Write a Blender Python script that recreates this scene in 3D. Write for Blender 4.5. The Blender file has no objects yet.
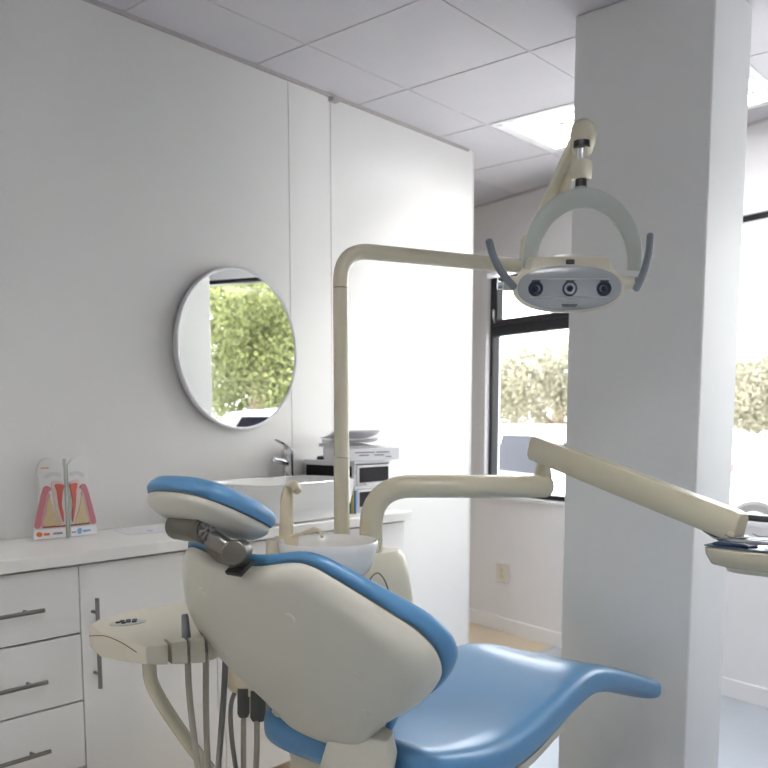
import bpy, bmesh, math, random
from mathutils import Vector as V, Matrix
random.seed(7)
col = bpy.context.scene.collection
PI = math.pi

# ------------------------------------------------------------ camera model
V1, V2, HZ, CX = 1150., -650., 420., 384.
S_ = (V1-CX)*(CX-V2); h_ = S_/7700.; F = math.sqrt(S_-h_*h_); CY = HZ+h_
yv = V((V1-CX, h_, F)).normalized(); uv = V((0, F, -h_)).normalized(); xv = V((CX-V2, -h_, -F)).normalized()
CAM = V((2.8, 0, 1.4))
def ray(u, v):
    c = V((u-CX, CY-v, F)); return V((xv.dot(c), yv.dot(c), uv.dot(c)))
def P(u, v, d): return CAM + ray(u, v)/F*d            # world point seen at a pixel, at a measured depth
def ON(u, v, ax, val):
    r = ray(u, v); return CAM + r*((val-CAM[ax])/r[ax])
cam = bpy.data.objects.new('camera', bpy.data.cameras.new('camera')); col.objects.link(cam)
cr = V((xv[0], yv[0], uv[0])); cu = V((xv[1], yv[1], uv[1])); cf = V((xv[2], yv[2], uv[2]))
cam.matrix_world = Matrix(((cr[0], cu[0], -cf[0], CAM[0]), (cr[1], cu[1], -cf[1], CAM[1]), (cr[2], cu[2], -cf[2], CAM[2]), (0, 0, 0, 1)))
cam.data.lens = F/768*36; cam.data.sensor_width = 36; cam.data.shift_y = (CY-384)/768
cam.data.dof.use_dof = True; cam.data.dof.focus_distance = 2.15; cam.data.dof.aperture_fstop = 5.0
cam.data.clip_start = .05; cam.data.clip_end = 300
bpy.context.scene.camera = cam

# ------------------------------------------------------------ materials
def mat(name, c, rough=.5, metal=0, spec=.5, coat=0, bump=0, bscale=60, vary=.0, vscale=6, emit=0):
    m = bpy.data.materials.new(name); m.use_nodes = True; nt = m.node_tree
    b = nt.nodes['Principled BSDF']
    b.inputs['Base Color'].default_value = (*c, 1); b.inputs['Roughness'].default_value = rough
    b.inputs['Metallic'].default_value = metal; b.inputs['Specular IOR Level'].default_value = spec
    b.inputs['Coat Weight'].default_value = coat; b.inputs['Coat Roughness'].default_value = .12
    tc = nt.nodes.new('ShaderNodeTexCoord')
    if vary:
        n = nt.nodes.new('ShaderNodeTexNoise'); n.inputs['Scale'].default_value = vscale; n.inputs['Detail'].default_value = 4
        nt.links.new(tc.outputs['Object'], n.inputs['Vector'])
        r = nt.nodes.new('ShaderNodeMix'); r.data_type = 'RGBA'
        r.inputs[6].default_value = (*[x*(1-vary) for x in c], 1); r.inputs[7].default_value = (*[min(1, x*(1+vary)) for x in c], 1)
        nt.links.new(n.outputs['Fac'], r.inputs[0]); nt.links.new(r.outputs[2], b.inputs['Base Color'])
    if bump:
        n = nt.nodes.new('ShaderNodeTexNoise'); n.inputs['Scale'].default_value = bscale; n.inputs['Detail'].default_value = 3
        nt.links.new(tc.outputs['Object'], n.inputs['Vector'])
        bp = nt.nodes.new('ShaderNodeBump'); bp.inputs['Strength'].default_value = bump; bp.inputs['Distance'].default_value = .01
        nt.links.new(n.outputs['Fac'], bp.inputs['Height']); nt.links.new(bp.outputs['Normal'], b.inputs['Normal'])
    if emit:
        b.inputs['Emission Color'].default_value = (1, .98, .95, 1); b.inputs['Emission Strength'].default_value = emit
    return m
M = dict(
    wall=mat('wall_panel', (.72, .71, .69), .34, spec=.6, bump=.03, bscale=25, vary=.015),
    plaster=mat('plaster', (.76, .75, .76), .6, bump=.05, bscale=80, vary=.02),
    column=mat('column_paint', (.75, .75, .745), .55, bump=.04, bscale=60, vary=.02),
    tile=mat('ceiling_tile', (.58, .56, .585), .9, bump=.25, bscale=140, vary=.03),
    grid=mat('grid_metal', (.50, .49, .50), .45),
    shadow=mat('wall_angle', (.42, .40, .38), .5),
    beige=mat('beige_vinyl', (.56, .47, .34), .35, vary=.12, vscale=3),
    greyfl=mat('grey_vinyl', (.42, .46, .51), .35, vary=.05, vscale=8),
    skirt=mat('skirting_paint', (.80, .79, .80), .35, vary=.01),
    black=mat('black_frame', (.012, .012, .016), .35, vary=.1),
    lam=mat('white_laminate', (.78, .77, .755), .38, vary=.012),
    ctop=mat('counter_laminate', (.80, .785, .755), .3, vary=.012),
    gap=mat('carcass_dark', (.05, .045, .04), .7, vary=.1),
    steel=mat('brushed_steel', (.28, .27, .26), .33, metal=1, vary=.08, vscale=90),
    chrome=mat('chrome', (.78, .79, .80), .1, metal=1, vary=.03),
    bronze=mat('worn_bracket_metal', (.17, .16, .135), .32, metal=.85, vary=.25, vscale=25),
    blue=mat('blue_vinyl', (.062, .195, .37), .42, spec=.5, coat=.15, bump=.03, bscale=300, vary=.05),
    cream=mat('cream_plastic', (.62, .585, .475), .32, vary=.03),
    creamd=mat('cream_plastic_aged', (.60, .535, .395), .35, vary=.06),
    tube=mat('cream_enamel', (.60, .555, .41), .26, coat=.3, vary=.02),
    shell=mat('ivory_shell', (.56, .55, .48), .34, vary=.02),
    lampg=mat('lamp_grey_green', (.44, .47, .43), .35, vary=.02),
    lens=mat('lamp_cover', (.31, .335, .35), .18, coat=.5, vary=.03),
    handle=mat('handle_grey', (.17, .19, .215), .4, vary=.05),
    dark=mat('dark_plastic', (.012, .012, .014), .3, vary=.1),
    ledl=mat('reflector_navy', (.006, .014, .035), .4, spec=.3, vary=.1),
    ceramic=mat('ceramic', (.80, .80, .79), .1, coat=.6, vary=.01),
    frost=mat('bowl_white', (.80, .79, .76), .2, coat=.3, vary=.02),
    hose=mat('hose_beige', (.36, .34, .28), .5, vary=.05),
    hoseg=mat('hose_grey', (.20, .195, .18), .5, vary=.05),
    conn=mat('connector_grey', (.055, .06, .055), .45, vary=.1),
    seam=mat('seam_brown', (.16, .12, .07), .6, vary=.1),
    paper=mat('paper', (.80, .79, .82), .7, vary=.02),
    ink=mat('ink_grey', (.25, .25, .28), .7, vary=.1),
    boxw=mat('organiser_white', (.75, .75, .76), .35, vary=.02),
    boxd=mat('organiser_dark', (.02, .017, .02), .7, spec=.15, vary=.15),
    tealp=mat('folder_teal', (.02, .16, .16), .5, vary=.1),
    bluep=mat('folder_blue', (.03, .16, .42), .5, vary=.1),
    yellowp=mat('folder_yellow', (.60, .38, .05), .5, vary=.1),
    enamel=mat('tooth_enamel', (.62, .62, .60), .3, vary=.03),
    gum=mat('gum_pink', (.40, .13, .16), .4, vary=.08),
    gumd=mat('gum_dark_pink', (.48, .26, .27), .4, vary=.08),
    bone=mat('bone_yellow', (.50, .41, .23), .5, vary=.12, vscale=60),
    pulp=mat('pulp_red', (.38, .07, .04), .4, vary=.1),
    dentin=mat('dentin', (.62, .48, .45), .4, vary=.05),
    brownl=mat('brown_band', (.22, .05, .03), .5, vary=.1),
    orange=mat('orange_mark', (.70, .16, .03), .5, vary=.05),
    ltblue=mat('light_blue_mark', (.15, .32, .55), .5, vary=.05),
    silver=mat('instrument_steel', (.55, .57, .60), .2, metal=1, vary=.05),
    wrap=mat('blue_wrap', (.025, .045, .09), .4, vary=.1),
    tubeem=mat('lamp_tube', (1, 1, 1), .5, emit=62, vary=.001),
    reflect=mat('troffer_reflector', (.60, .60, .62), .25, metal=.9, vary=.02),
    asphalt=mat('pale_paving', (.55, .54, .52), .8, vary=.08, vscale=2),
    carw=mat('car_white', (.80, .80, .80), .2, coat=1, vary=.01),
    carb=mat('car_blue', (.02, .04, .14), .2, coat=1, vary=.05),
    carg=mat('car_glass', (.003, .0035, .008), .35, spec=.12, vary=.05),
    tyre=mat('tyre', (.02, .02, .02), .8, vary=.2),
    redl=mat('tail_lamp_red', (.6, .01, .02), .2, vary=.1),
    bark=mat('bark', (.16, .11, .08), .9, bump=.5, bscale=20, vary=.3),
    leafg=mat('leaf_green', (.125, .14, .04), .5, vary=.45, vscale=1.6),
    leafp=mat('leaf_hazed', (.185, .175, .12), .6, vary=.3, vscale=1.2),  # distance haze washed into the leaf colour itself
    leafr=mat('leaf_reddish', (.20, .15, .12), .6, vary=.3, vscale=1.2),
    outlet=mat('outlet_cream', (.66, .62, .56), .35, vary=.02),
)
def leafy(m, k):   # leaves pass some sunlight through
    nt = m.node_tree; b = nt.nodes['Principled BSDF']; out = nt.nodes['Material Output']
    t = nt.nodes.new('ShaderNodeBsdfTranslucent'); mx = nt.nodes.new('ShaderNodeMixShader'); mx.inputs[0].default_value = k
    src = b.inputs['Base Color'].links[0].from_socket
    nt.links.new(src, t.inputs['Color'])
    nt.links.new(b.outputs[0], mx.inputs[1]); nt.links.new(t.outputs[0], mx.inputs[2]); nt.links.new(mx.outputs[0], out.inputs[0])
for k, q in (('leafg', .06), ('leafp', .5), ('leafr', .5)): leafy(M[k], q)
def glassmat(name, tint, f0):
    m = bpy.data.materials.new(name); m.use_nodes = True; nt = m.node_tree; nt.nodes.remove(nt.nodes['Principled BSDF'])
    out = nt.nodes['Material Output']; t = nt.nodes.new('ShaderNodeBsdfTransparent'); g = nt.nodes.new('ShaderNodeBsdfGlossy')
    t.inputs[0].default_value = (*tint, 1); g.inputs['Roughness'].default_value = .02
    lw = nt.nodes.new('ShaderNodeLayerWeight'); lw.inputs[0].default_value = .5; pw = nt.nodes.new('ShaderNodeMath'); pw.operation = 'POWER'; pw.inputs[1].default_value = 4.5
    ma = nt.nodes.new('ShaderNodeMath'); ma.operation = 'MULTIPLY_ADD'; ma.inputs[1].default_value = .9; ma.inputs[2].default_value = f0
    nt.links.new(lw.outputs['Facing'], pw.inputs[0]); nt.links.new(pw.outputs[0], ma.inputs[0])
    mx = nt.nodes.new('ShaderNodeMixShader'); nt.links.new(ma.outputs[0], mx.inputs[0])
    nt.links.new(t.outputs[0], mx.inputs[1]); nt.links.new(g.outputs[0], mx.inputs[2]); nt.links.new(mx.outputs[0], out.inputs[0])
    return m
M['glass'] = glassmat('window_glass', (.97, .98, .98), .03)
M['clear'] = glassmat('clear_plastic', (.93, .93, .94), .04)
mm = bpy.data.materials.new('mirror_silver'); mm.use_nodes = True
b = mm.node_tree.nodes['Principled BSDF']; b.inputs['Metallic'].default_value = 1; b.inputs['Roughness'].default_value = .0
b.inputs['Base Color'].default_value = (.86, .88, .87, 1); M['mirror'] = mm

# ------------------------------------------------------------ objects
ORG = {}
def tag(o, label=None, cat=None, group=None, kind=None):
    if label: o['label'] = label
    if cat: o['category'] = cat
    if group: o['group'] = group
    if kind: o['kind'] = kind
    return o
def thing(name, loc, label, cat, group=None):
    o = bpy.data.objects.new(name, None); o.empty_display_size = .1; col.objects.link(o); o.location = loc
    ORG[o.name] = V(loc); return tag(o, label, cat, group)
class B:
    def __init__(s): s.v = []; s.f = []
    def add(s, vs, fs):
        n = len(s.v); s.v += [V(p) for p in vs]; s.f += [tuple(i+n for i in f) for f in fs]; return s
    def box(s, lo, hi):
        x0, y0, z0 = lo; x1, y1, z1 = hi
        return s.add([(x0,y0,z0),(x1,y0,z0),(x1,y1,z0),(x0,y1,z0),(x0,y0,z1),(x1,y0,z1),(x1,y1,z1),(x0,y1,z1)],
                     [(0,3,2,1),(4,5,6,7),(0,1,5,4),(1,2,6,5),(2,3,7,6),(3,0,4,7)])
    def obox(s, c, ex, ey, ez):     # centre and three half-vectors
        c, ex, ey, ez = map(V, (c, ex, ey, ez))
        vs = [c+a*ex+b_*ey+d*ez for d in (-1, 1) for a, b_ in ((-1,-1),(1,-1),(1,1),(-1,1))]
        fs = [(0,3,2,1),(4,5,6,7),(0,1,5,4),(1,2,6,5),(2,3,7,6),(3,0,4,7)]
        if ex.cross(ey).dot(ez) < 0: fs = [f[::-1] for f in fs]
        return s.add(vs, fs)
    def loft(s, rings, cap0=True, cap1=True, closed=False):
        n = len(rings[0]); vs = [p for r in rings for p in r]; fs = []
        m = len(rings)
        for i in range(m if closed else m-1):
            a = i*n; c = ((i+1) % m)*n
            for j in range(n):
                k = (j+1) % n; fs.append((a+j, a+k, c+k, c+j))
        if not closed:
            if cap0: fs.append(tuple(range(n-1, -1, -1)))
            if cap1: fs.append(tuple(range((m-1)*n, m*n)))
        return s.add(vs, fs)
    def tube(s, path, r, seg=16, up=(0, 0, 1), flat=1.0, power=2, caps=True, round_end=False):
        path = [V(p) for p in path]; n = len(path)
        rs = r if isinstance(r, (list, tuple)) else [r]*n
        rings = []; up = V(up); prev = None
        for i, p in enumerate(path):
            t = (path[min(i+1, n-1)]-path[max(i-1, 0)]).normalized()
            if prev is None:
                a = t.cross(up)
                if a.length < 1e-3: a = t.cross(V((1, 0, 0)))
                a.normalize()
            else:
                a = (prev - t*prev.dot(t)).normalized()
            prev = a; c = t.cross(a)
            ring = []
            for k in range(seg):
                th = 2*PI*k/seg; co, si = math.cos(th), math.sin(th)
                co = math.copysign(abs(co)**(2/power), co); si = math.copysign(abs(si)**(2/power), si)
                ring.append(p + a*co*rs[i] + c*si*rs[i]*flat)
            rings.append(ring)
        if round_end:
            for e, sg in ((0, -1), (-1, 1)):
                t = (path[0]-path[1]).normalized() if e == 0 else (path[-1]-path[-2]).normalized()
                c = path[e]; base = rings[e]; ex = []
                for q in (30, 60, 80):
                    f = math.cos(math.radians(q)); ex.append([c+(x-c)*f+t*rs[e]*.7*math.sin(math.radians(q)) for x in base])
                rings = ex[::-1]+rings if e == 0 else rings+ex
        return s.loft(rings, caps, caps)
    def cyl(s, a, b_, r, seg=24, r2=None): return s.tube([a, b_], [r, r if r2 is None else r2], seg)
    def lathe(s, prof, o, seg=40, ax=(0, 0, 1)):
        ax = V(ax).normalized(); a = ax.orthogonal().normalized(); c = ax.cross(a); o = V(o); rings = []
        for r, z in prof: rings.append([o+ax*z+(a*math.cos(2*PI*k/seg)+c*math.sin(2*PI*k/seg))*max(r, 1e-4) for k in range(seg)])
        return s.loft(rings)
    def prism(s, poly, o, ex, ey, ez):   # 2D polygon in (ex, ey) at o, thickness vector ez
        o, ex, ey, ez = map(V, (o, ex, ey, ez))
        base = [o+ex*p[0]+ey*p[1] for p in poly]
        if ex.cross(ey).dot(ez) < 0: base = base[::-1]
        return s.loft([base, [p+ez for p in base]])
    def obj(s, name, m, parent=None, bevel=0, bseg=2, sub=0, ang=35, label=None, smooth=True, recalc=True, org=None):
        me = bpy.data.meshes.new(name)
        if parent is not None: o0 = ORG[parent.name]
        elif org is not None: o0 = V(org)
        else:
            xs = [p[0] for p in s.v]; ys = [p[1] for p in s.v]; zs = [p[2] for p in s.v]
            o0 = V(((min(xs)+max(xs))/2, (min(ys)+max(ys))/2, min(zs)))
        me.from_pydata([p-o0 for p in s.v], [], s.f)
        if recalc:
            bm = bmesh.new(); bm.from_mesh(me); bmesh.ops.recalc_face_normals(bm, faces=bm.faces); bm.to_mesh(me); bm.free()
        if smooth:
            me.shade_smooth(); me.set_sharp_from_angle(angle=math.radians(ang))
        me.materials.append(M[m])
        o = bpy.data.objects.new(name, me); col.objects.link(o)
        if parent is not None: o.parent = parent
        else: o.location = o0
        ORG[o.name] = o0
        if bevel:
            q = o.modifiers.new('bevel', 'BEVEL'); q.width = bevel; q.segments = bseg; q.limit_method = 'ANGLE'; q.angle_limit = math.radians(40)
        if sub:
            q = o.modifiers.new('sub', 'SUBSURF'); q.levels = sub; q.render_levels = sub
        if label: o['label'] = label
        return o
def struct(b_, name, m, parent=None, **k):
    o = b_.obj(name, m, parent, **k)
    if parent is None: o['kind'] = 'structure'
    return o
def spline(pts, n=8, closed=False):
    pts = [V(p) for p in pts]; out = []; N = len(pts)
    for i in range(N if closed else N-1):
        if closed: p0, p1, p2, p3 = pts[i-1], pts[i], pts[(i+1) % N], pts[(i+2) % N]
        else: p0, p1, p2, p3 = pts[max(i-1, 0)], pts[i], pts[i+1], pts[min(i+2, N-1)]
        for k in range(n):
            t = k/n; out.append(.5*((2*p1)+(p2-p0)*t+(2*p0-5*p1+4*p2-p3)*t*t+(3*p1-p0-3*p2+p3)*t**3))
    if not closed: out.append(pts[-1])
    return out
def bend(pts, r, n=8):     # polyline with filleted corners
    pts = [V(p) for p in pts]; out = [pts[0]]
    for i in range(1, len(pts)-1):
        a = (pts[i-1]-pts[i]).normalized(); c = (pts[i+1]-pts[i]).normalized()
        p, q = pts[i]+a*r, pts[i]+c*r
        for k in range(n+1):
            t = k/n; out.append(p*(1-t)**2+pts[i]*2*t*(1-t)+q*t*t)
    out.append(pts[-1]); return out

# ------------------------------------------------------------ setting
CE = 2.8
by = lambda x: 4.80-.262*x                       # the window wall, about 15 degrees off square
D = V((1, -.262, 0)).normalized(); N = V((D.y, -D.x, 0))*1; N = V((-.262, -1, 0)).normalized()   # N points into the room
def bp(x, z, off=0): return V((x, by(x), z))+N*off
# left partition
w = B()
w.box((-.09, -2.2, 0), (0, 1.0, CE+.1)); 
wl = B().box((-.09, -2.2, 0), (0, 2.643, CE+.1)).box((-.09, 2.647, 0), (0, 2.893, CE+.1)).box((-.09, 2.897, 0), (0, 3.965, CE+.1)).box((-.085, 2.6, 0), (-.006, 2.95, CE+.1))
struct(wl, 'wall_left', 'wall', smooth=False)
struct(B().box((-.094, 3.965, 0), (.004, 3.973, CE)), 'trim_1', 'skirt')
struct(B().box((-.5, -2.32, 0), (4.2, -2.2, CE+.2)), 'wall_rear', 'plaster', smooth=False)
struct(B().box((4.0, -2.2, 0), (4.12, 4.2, CE+.2)), 'wall_right', 'plaster', smooth=False)
struct(B().box((-2.3, -2.3, 0), (-2.2, 5.6, CE+.2)), 'wall_side_room', 'plaster', smooth=False)
struct(B().box((-2.2, -2.3, 0), (-.5, -2.2, CE+.2)), 'wall_side_room_rear', 'plaster', smooth=False)
# back wall with two openings
W1 = (-.60, .30); W2 = (.44, 3.3); SZ, HD = .905, 2.385
bw = B()
def seg(x0, x1, z0, z1, o0=0, o1=-.16, bb=None):
    (bb or bw).add([bp(x0, z0, o0), bp(x1, z0, o0), bp(x1, z0, o1), bp(x0, z0, o1), bp(x0, z1, o0), bp(x1, z1, o0), bp(x1, z1, o1), bp(x0, z1, o1)],
           [(0,3,2,1),(4,5,6,7),(0,1,5,4),(1,2,6,5),(2,3,7,6),(3,0,4,7)])
seg(-2.3, W1[0], 0, CE+.2); seg(W1[1], W2[0], 0, CE+.2); seg(W2[1], 4.2, 0, CE+.2)
seg(W1[0], W1[1], 0, SZ); seg(W2[0], W2[1], 0, SZ); seg(W1[0], W1[1], HD-.03, CE+.2); seg(W2[0], W2[1], HD, CE+.2)
struct(bw, 'wall_back', 'plaster', smooth=False)
sk = B(); seg(-2.2, 4.0, 0, .095, .014, 0, sk); struct(sk, 'baseboard_back', 'skirt', bevel=.004)
struct(B().box((-.104, -2.2, 0), (-.09, 3.965, .095)), 'baseboard_side_room', 'skirt')
struct(B().box((3.986, -2.2, 0), (4.0, 3.74, .095)), 'baseboard_right', 'skirt')
def window(n, x0, x1, z0, z1, transom=None, mull=()):
    rt = thing('window_%d' % n, bp((x0+x1)/2, z0, -.08), None, None); rt['kind'] = 'structure'
    f = B(); t = .03
    seg(x0, x1, z0, z0+t, -.03, -.09, f); seg(x0, x1, z1-t, z1, -.03, -.09, f)
    seg(x0, x0+t, z0, z1, -.03, -.09, f); seg(x1-t, x1, z0, z1, -.03, -.09, f)
    for mx in mull: seg(mx-.02, mx+.02, z0, z1, -.03, -.09, f)
    if transom: seg(x0, x1, transom-.035, transom+.035, -.03, -.09, f)
    f.obj('window_frame', 'black', rt, bevel=.003)
    if transom:
        s2 = B(); a, c = x0+t, x1-t; lo, hi = transom+.035, z1-t
        for q in ((a, c, lo, lo+.035), (a, c, hi-.035, hi), (a, a+.045, lo, hi), (c-.045, c, lo, hi)): seg(q[0], q[1], q[2], q[3], -.02, -.075, s2)
        s2.obj('fanlight_sash', 'black', rt, bevel=.003)
        hb = B(); hb.tube([bp(a+.03, lo+.015, -.018), bp(a+.032, lo+.06, 0), bp(a+.034, lo+.10, .0)], .006, 8); hb.obj('stay_handle', 'chrome', rt)
    g = B(); seg(x0+.01, x1-.01, z0+.01, z1-.01, -.058, -.062, g); g.obj('window_pane', 'glass', rt)
    return rt
window(1, W1[0]+.035, W1[1], SZ, HD-.06, 1.98)
window(2, W2[0], W2[1], SZ, HD, None, (2.62,))
# window reveal lining left of window 1
rv = B(); seg(W1[0]-.01, W1[0]+.035, SZ-.02, HD-.03, .004, -.10, rv); struct(rv, 'trim_2', 'skirt')
sl = B(); seg(W1[0]-.02, W1[1]+.02, SZ-.022, SZ, .016, -.10, sl); struct(sl, 'trim_3', 'skirt', bevel=.003)
sl = B(); seg(W2[0]-.02, W2[1]+.02, SZ-.022, SZ, .016, -.10, sl); struct(sl, 'trim_4', 'skirt', bevel=.003)
# floor
fx = .10
struct(B().box((-2.3, -2.4, -.1), (fx, 5.8, 0)).box((fx, -2.4, -.1), (1.02, 2.9, 0)), 'floor', 'beige', smooth=False)
struct(B().box((fx, 2.9, -.1), (4.2, 5.2, 0)).box((1.02, -2.4, -.1), (4.2, 2.9, 0)), 'floor_grey', 'greyfl', smooth=False)
struct(B().box((fx-.012, 2.9, 0), (fx+.012, by(fx)-.015, .004)), 'trim_5', 'grid')
# column
struct(B().box((1.175, 2.911, 0), (1.668, 3.245, CE)), 'wall_column', 'column', bevel=.006)
# ceiling
TR = [(.3, 3.66), (.3, -1.14), (2.1, .66), (-1.5, 1.86), (2.1, 3.06-.0)]
TR = [(.3, 3.66), (.3, -1.14), (2.1, .66), (-1.5, 1.86)]
cl = B().box((-2.3, -2.4, CE+.14), (4.2, 5.8, CE+.2))
def in_tr(cx_, cy_): return any(x-.01 < cx_ < x+1.21 and y-.01 < cy_ < y+.61 for x, y in TR)
for i in range(-5, 7):
    for j in range(-8, 9):
        x, y = .3+.6*i, .06+.6*j
        x0, x1, y0, y1 = x+.008, x+.592, y+.008, y+.592
        if in_tr(x+.3, y+.3): continue
        x0 = max(x0, -2.2); x1 = min(x1, 4.0); y0 = max(y0, -2.2)
        if x1 <= x0 or y1 <= y0: continue
        for a, c in ((((x0, min(x1, -.095))), (max(x0, .008), x1)) if y0 < 3.9 else ((x0, x1),)):
            if c > a+.005 and y0 < 5.2:
                cl.box((a, y0, CE), (c, y1, CE+.02))
        if 3.6 < y0 < 3.9 and x0 < 0 < x1: cl.box((-.095, 3.98, CE), (.008, y1, CE+.02))
for i in range(-5, 7):
    x = .3+.6*i
    if x > 4: continue
    cuts = sorted([(ty, ty+.6) for tx, ty in TR if tx+.01 < x < tx+1.19]); y = -2.2
    for a, c in cuts+[(5.6, 5.6)]:
        cl.box((x-.0075, y, CE+.003), (x+.0075, a, CE+.03)); y = c
for j in range(-8, 10):
    y = .06+.6*j
    if y < -2.2: continue
    cl.box((-2.2, y-.0075, CE+.003), (4.0, y+.0075, CE+.03)) if not any(ty+.01 < y < ty+.59 for tx, ty in TR) else None
struct(cl, 'ceiling', 'tile', smooth=False, recalc=False)
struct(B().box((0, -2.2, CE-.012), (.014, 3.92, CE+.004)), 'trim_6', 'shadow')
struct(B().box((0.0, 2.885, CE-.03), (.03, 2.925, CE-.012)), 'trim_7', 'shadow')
cn = B(); seg(-2.2, 4.0, CE-.012, CE+.002, .016, 0, cn); struct(cn, 'trim_8', 'grid')
for k, (tx, ty) in enumerate(TR):
    L_ = ['recessed louvred ceiling light glowing beside the column near the window', 'recessed louvred ceiling light at the rear of the room',
          'recessed louvred ceiling light over the viewing spot', 'recessed louvred ceiling light in the space behind the partition'][k]
    t = thing('ceiling_light', (tx+.6, ty+.3, CE), L_, 'ceiling light', 'recessed louvred ceiling lights')
    b_ = B(); x0, x1, y0, y1 = tx+.035, tx+1.165, ty+.03, ty+.57
    for q in (((x0,y0),(x1,y0+.02)), ((x0,y1-.02),(x1,y1)), ((x0,y0),(x0+.02,y1)), ((x1-.02,y0),(x1,y1))):
        b_.box((*q[0], CE-.002), (*q[1], CE+.02))
    for q in (((tx+.008,ty+.008),(tx+1.192,ty+.03)), ((tx+.008,ty+.57),(tx+1.192,ty+.592)), ((tx+.008,ty+.03),(tx+.035,ty+.57)), ((tx+1.165,ty+.03),(tx+1.192,ty+.57))):
        b_.box((*q[0], CE-.003), (*q[1], CE+.004))
    b_.obj('frame', 'skirt', t)
    b_ = B().box((x0, y0, CE+.10), (x1, y1, CE+.105)).box((x0, y0, CE), (x0+.003, y1, CE+.10)).box((x1-.003, y0, CE), (x1, y1, CE+.10)).box((x0, y0, CE), (x1, y0+.003, CE+.10)).box((x0, y1-.003, CE), (x1, y1, CE+.10))
    b_.obj('housing', 'reflect', t)
    for q in range(3):
        yy = y0+.096+q*.192
        B().cyl((x0+.03, yy, CE+.068), (x1-.03, yy, CE+.068), .013, 14).obj('fluorescent_tube', 'tubeem', t)
    b_ = B()
    for q in range(1, 3):
        yy = y0+.192*q; b_.add([(x0+.02, yy-.012, CE+.002), (x1-.02, yy-.012, CE+.002), (x1-.02, yy+.012, CE+.002), (x0+.02, yy+.012, CE+.002), (x0+.02, yy, CE+.05), (x1-.02, yy, CE+.05)], [(0,1,2,3),(0,4,5,1),(2,5,4,3),(1,5,2),(3,4,0)])
    for q in range(1, 10):
        xx = x0+.1176*q; b_.box((xx-.005, y0+.02, CE+.002), (xx+.005, y1-.02, CE+.045))
    b_.obj('louvre', 'reflect', t)

# ------------------------------------------------------------ counter
cz = 1.012
zt = [.972, .760, .551, .342, .133]
def bar_handle(parent, a, c, out, standoff):
    a, c, out = V(a), V(c), V(out); d = (c-a).normalized()
    b_ = B().cyl(a, c, .0065, 14)
    for p in (a+d*.045, c-d*.045): b_.cyl(p, p-out*standoff, .005, 10)
    return b_.obj('handle', 'steel', parent)
XF = .40
def unit_cab(y0, y1, kind, label):
    t = thing('base_cabinet', (.2, (y0+y1)/2, 0), label, 'cabinet')
    B().box((.005, y0+.001, .10), (XF-.02, y1-.001, zt[0]-.004)).obj('carcass', 'lam' if kind == 'end' else 'gap', t)
    B().box((.05, y0, 0), (XF-.07, y1, .10)).obj('plinth', 'beige', t)
    if kind == 'drawers':
        for k in range(4):
            d = B().box((XF-.018, y0+.002, zt[k+1]+.003), (XF, y1-.002, zt[k]-.006 if k == 0 else zt[k]-.003)).obj('drawer', 'lam', t, bevel=.0015)
            zz = zt[k]-.116; bar_handle(d, (XF+.03, y1-.54, zz), (XF+.03, y1-.13, zz), (1, 0, 0), .03)
    else:
        d = B().box((XF-.018, y0+.002, .103), (XF, y1-.002, zt[0]-.006)).obj('door', 'lam', t, bevel=.0015)
        if kind == 'end': pass
        elif kind == 'doorl': bar_handle(d, (XF+.03, y0+.04, .865), (XF+.03, y0+.04, .585), (1, 0, 0), .03)
        else: bar_handle(d, (XF+.03, y1-.06, .86), (XF+.03, y1-.06, .56), (1, 0, 0), .03)
    return t
unit_cab(.75, 1.385, 'drawers', 'white base cabinet with a stack of wide drawers and steel bar handles')
unit_cab(1.385, 1.93, 'doorl', 'white one-door base cabinet with upright steel handle behind the small instrument holder')
unit_cab(1.93, 2.45, 'door', 'white base cabinet behind the reclined backrest under the washbasin')
unit_cab(2.45, 2.93, 'end', 'white end base cabinet below the black and white organiser')
tag(B().box((.002, .75, cz-.038), (.425, 2.95, cz)).obj('worktop', 'ctop', bevel=.003), 'long off-white laminate worktop running along the wall over the cabinets', 'worktop')

# ------------------------------------------------------------ mirror
mc = V((0.004, 2.345, 1.68)); MX = V((math.cos(math.radians(2.1)), math.sin(math.radians(2.1)), 0)); R_ = .32
t = thing('round_mirror', (0, 2.36, 1.36), 'round white rimmed wall mirror reflecting a green tree and a parked car', 'mirror')
B().lathe([(R_-.012, .002), (R_-.004, .0), (R_, .006), (R_, .024), (R_-.004, .028), (R_-.010, .026), (R_-.012, .021), (R_-.02, .020)], mc, 96, MX).obj('rim', 'skirt', t)
B().lathe([(0, .0205), (R_-.011, .0205), (R_-.011, .022), (0, .022)], mc, 96, MX).obj('mirror_glass', 'mirror', t, smooth=False)

# ------------------------------------------------------------ things on the worktop
# washbasin: rounded rectangular vessel
def rrect(cx_, cy_, hx, hy, z, p=4, n=48):
    out = []
    for k in range(n):
        a = 2*PI*k/n; co, si = math.cos(a), math.sin(a)
        out.append(V((cx_+hx*math.copysign(abs(co)**(2/p), co), cy_+hy*math.copysign(abs(si)**(2/p), si), z)))
    return out
bx, byy = .245, 2.37
rings = [rrect(bx, byy, a, c, cz+z, p) for a, c, z, p in ((.12, .23, .001, 4), (.14, .25, .004, 4), (.165, .275, .06, 4), (.178, .288, .143, 4), (.18, .29, .152, 4), (.177, .287, .155, 4), (.172, .282, .152, 4), (.16, .265, .07, 4), (.12, .22, .03, 3), (.02, .03, .022, 2))]
t = thing('washbasin', (bx, byy, cz), 'white ceramic vessel washbasin on the worktop behind the blue headrest', 'washbasin')
B().loft(rings).obj('basin', 'ceramic', t, ang=50)
B().lathe([(.02, .0), (.02, .004), (.004, .004)], (bx, byy, cz+.024), 20).obj('drain', 'chrome', t)
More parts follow.
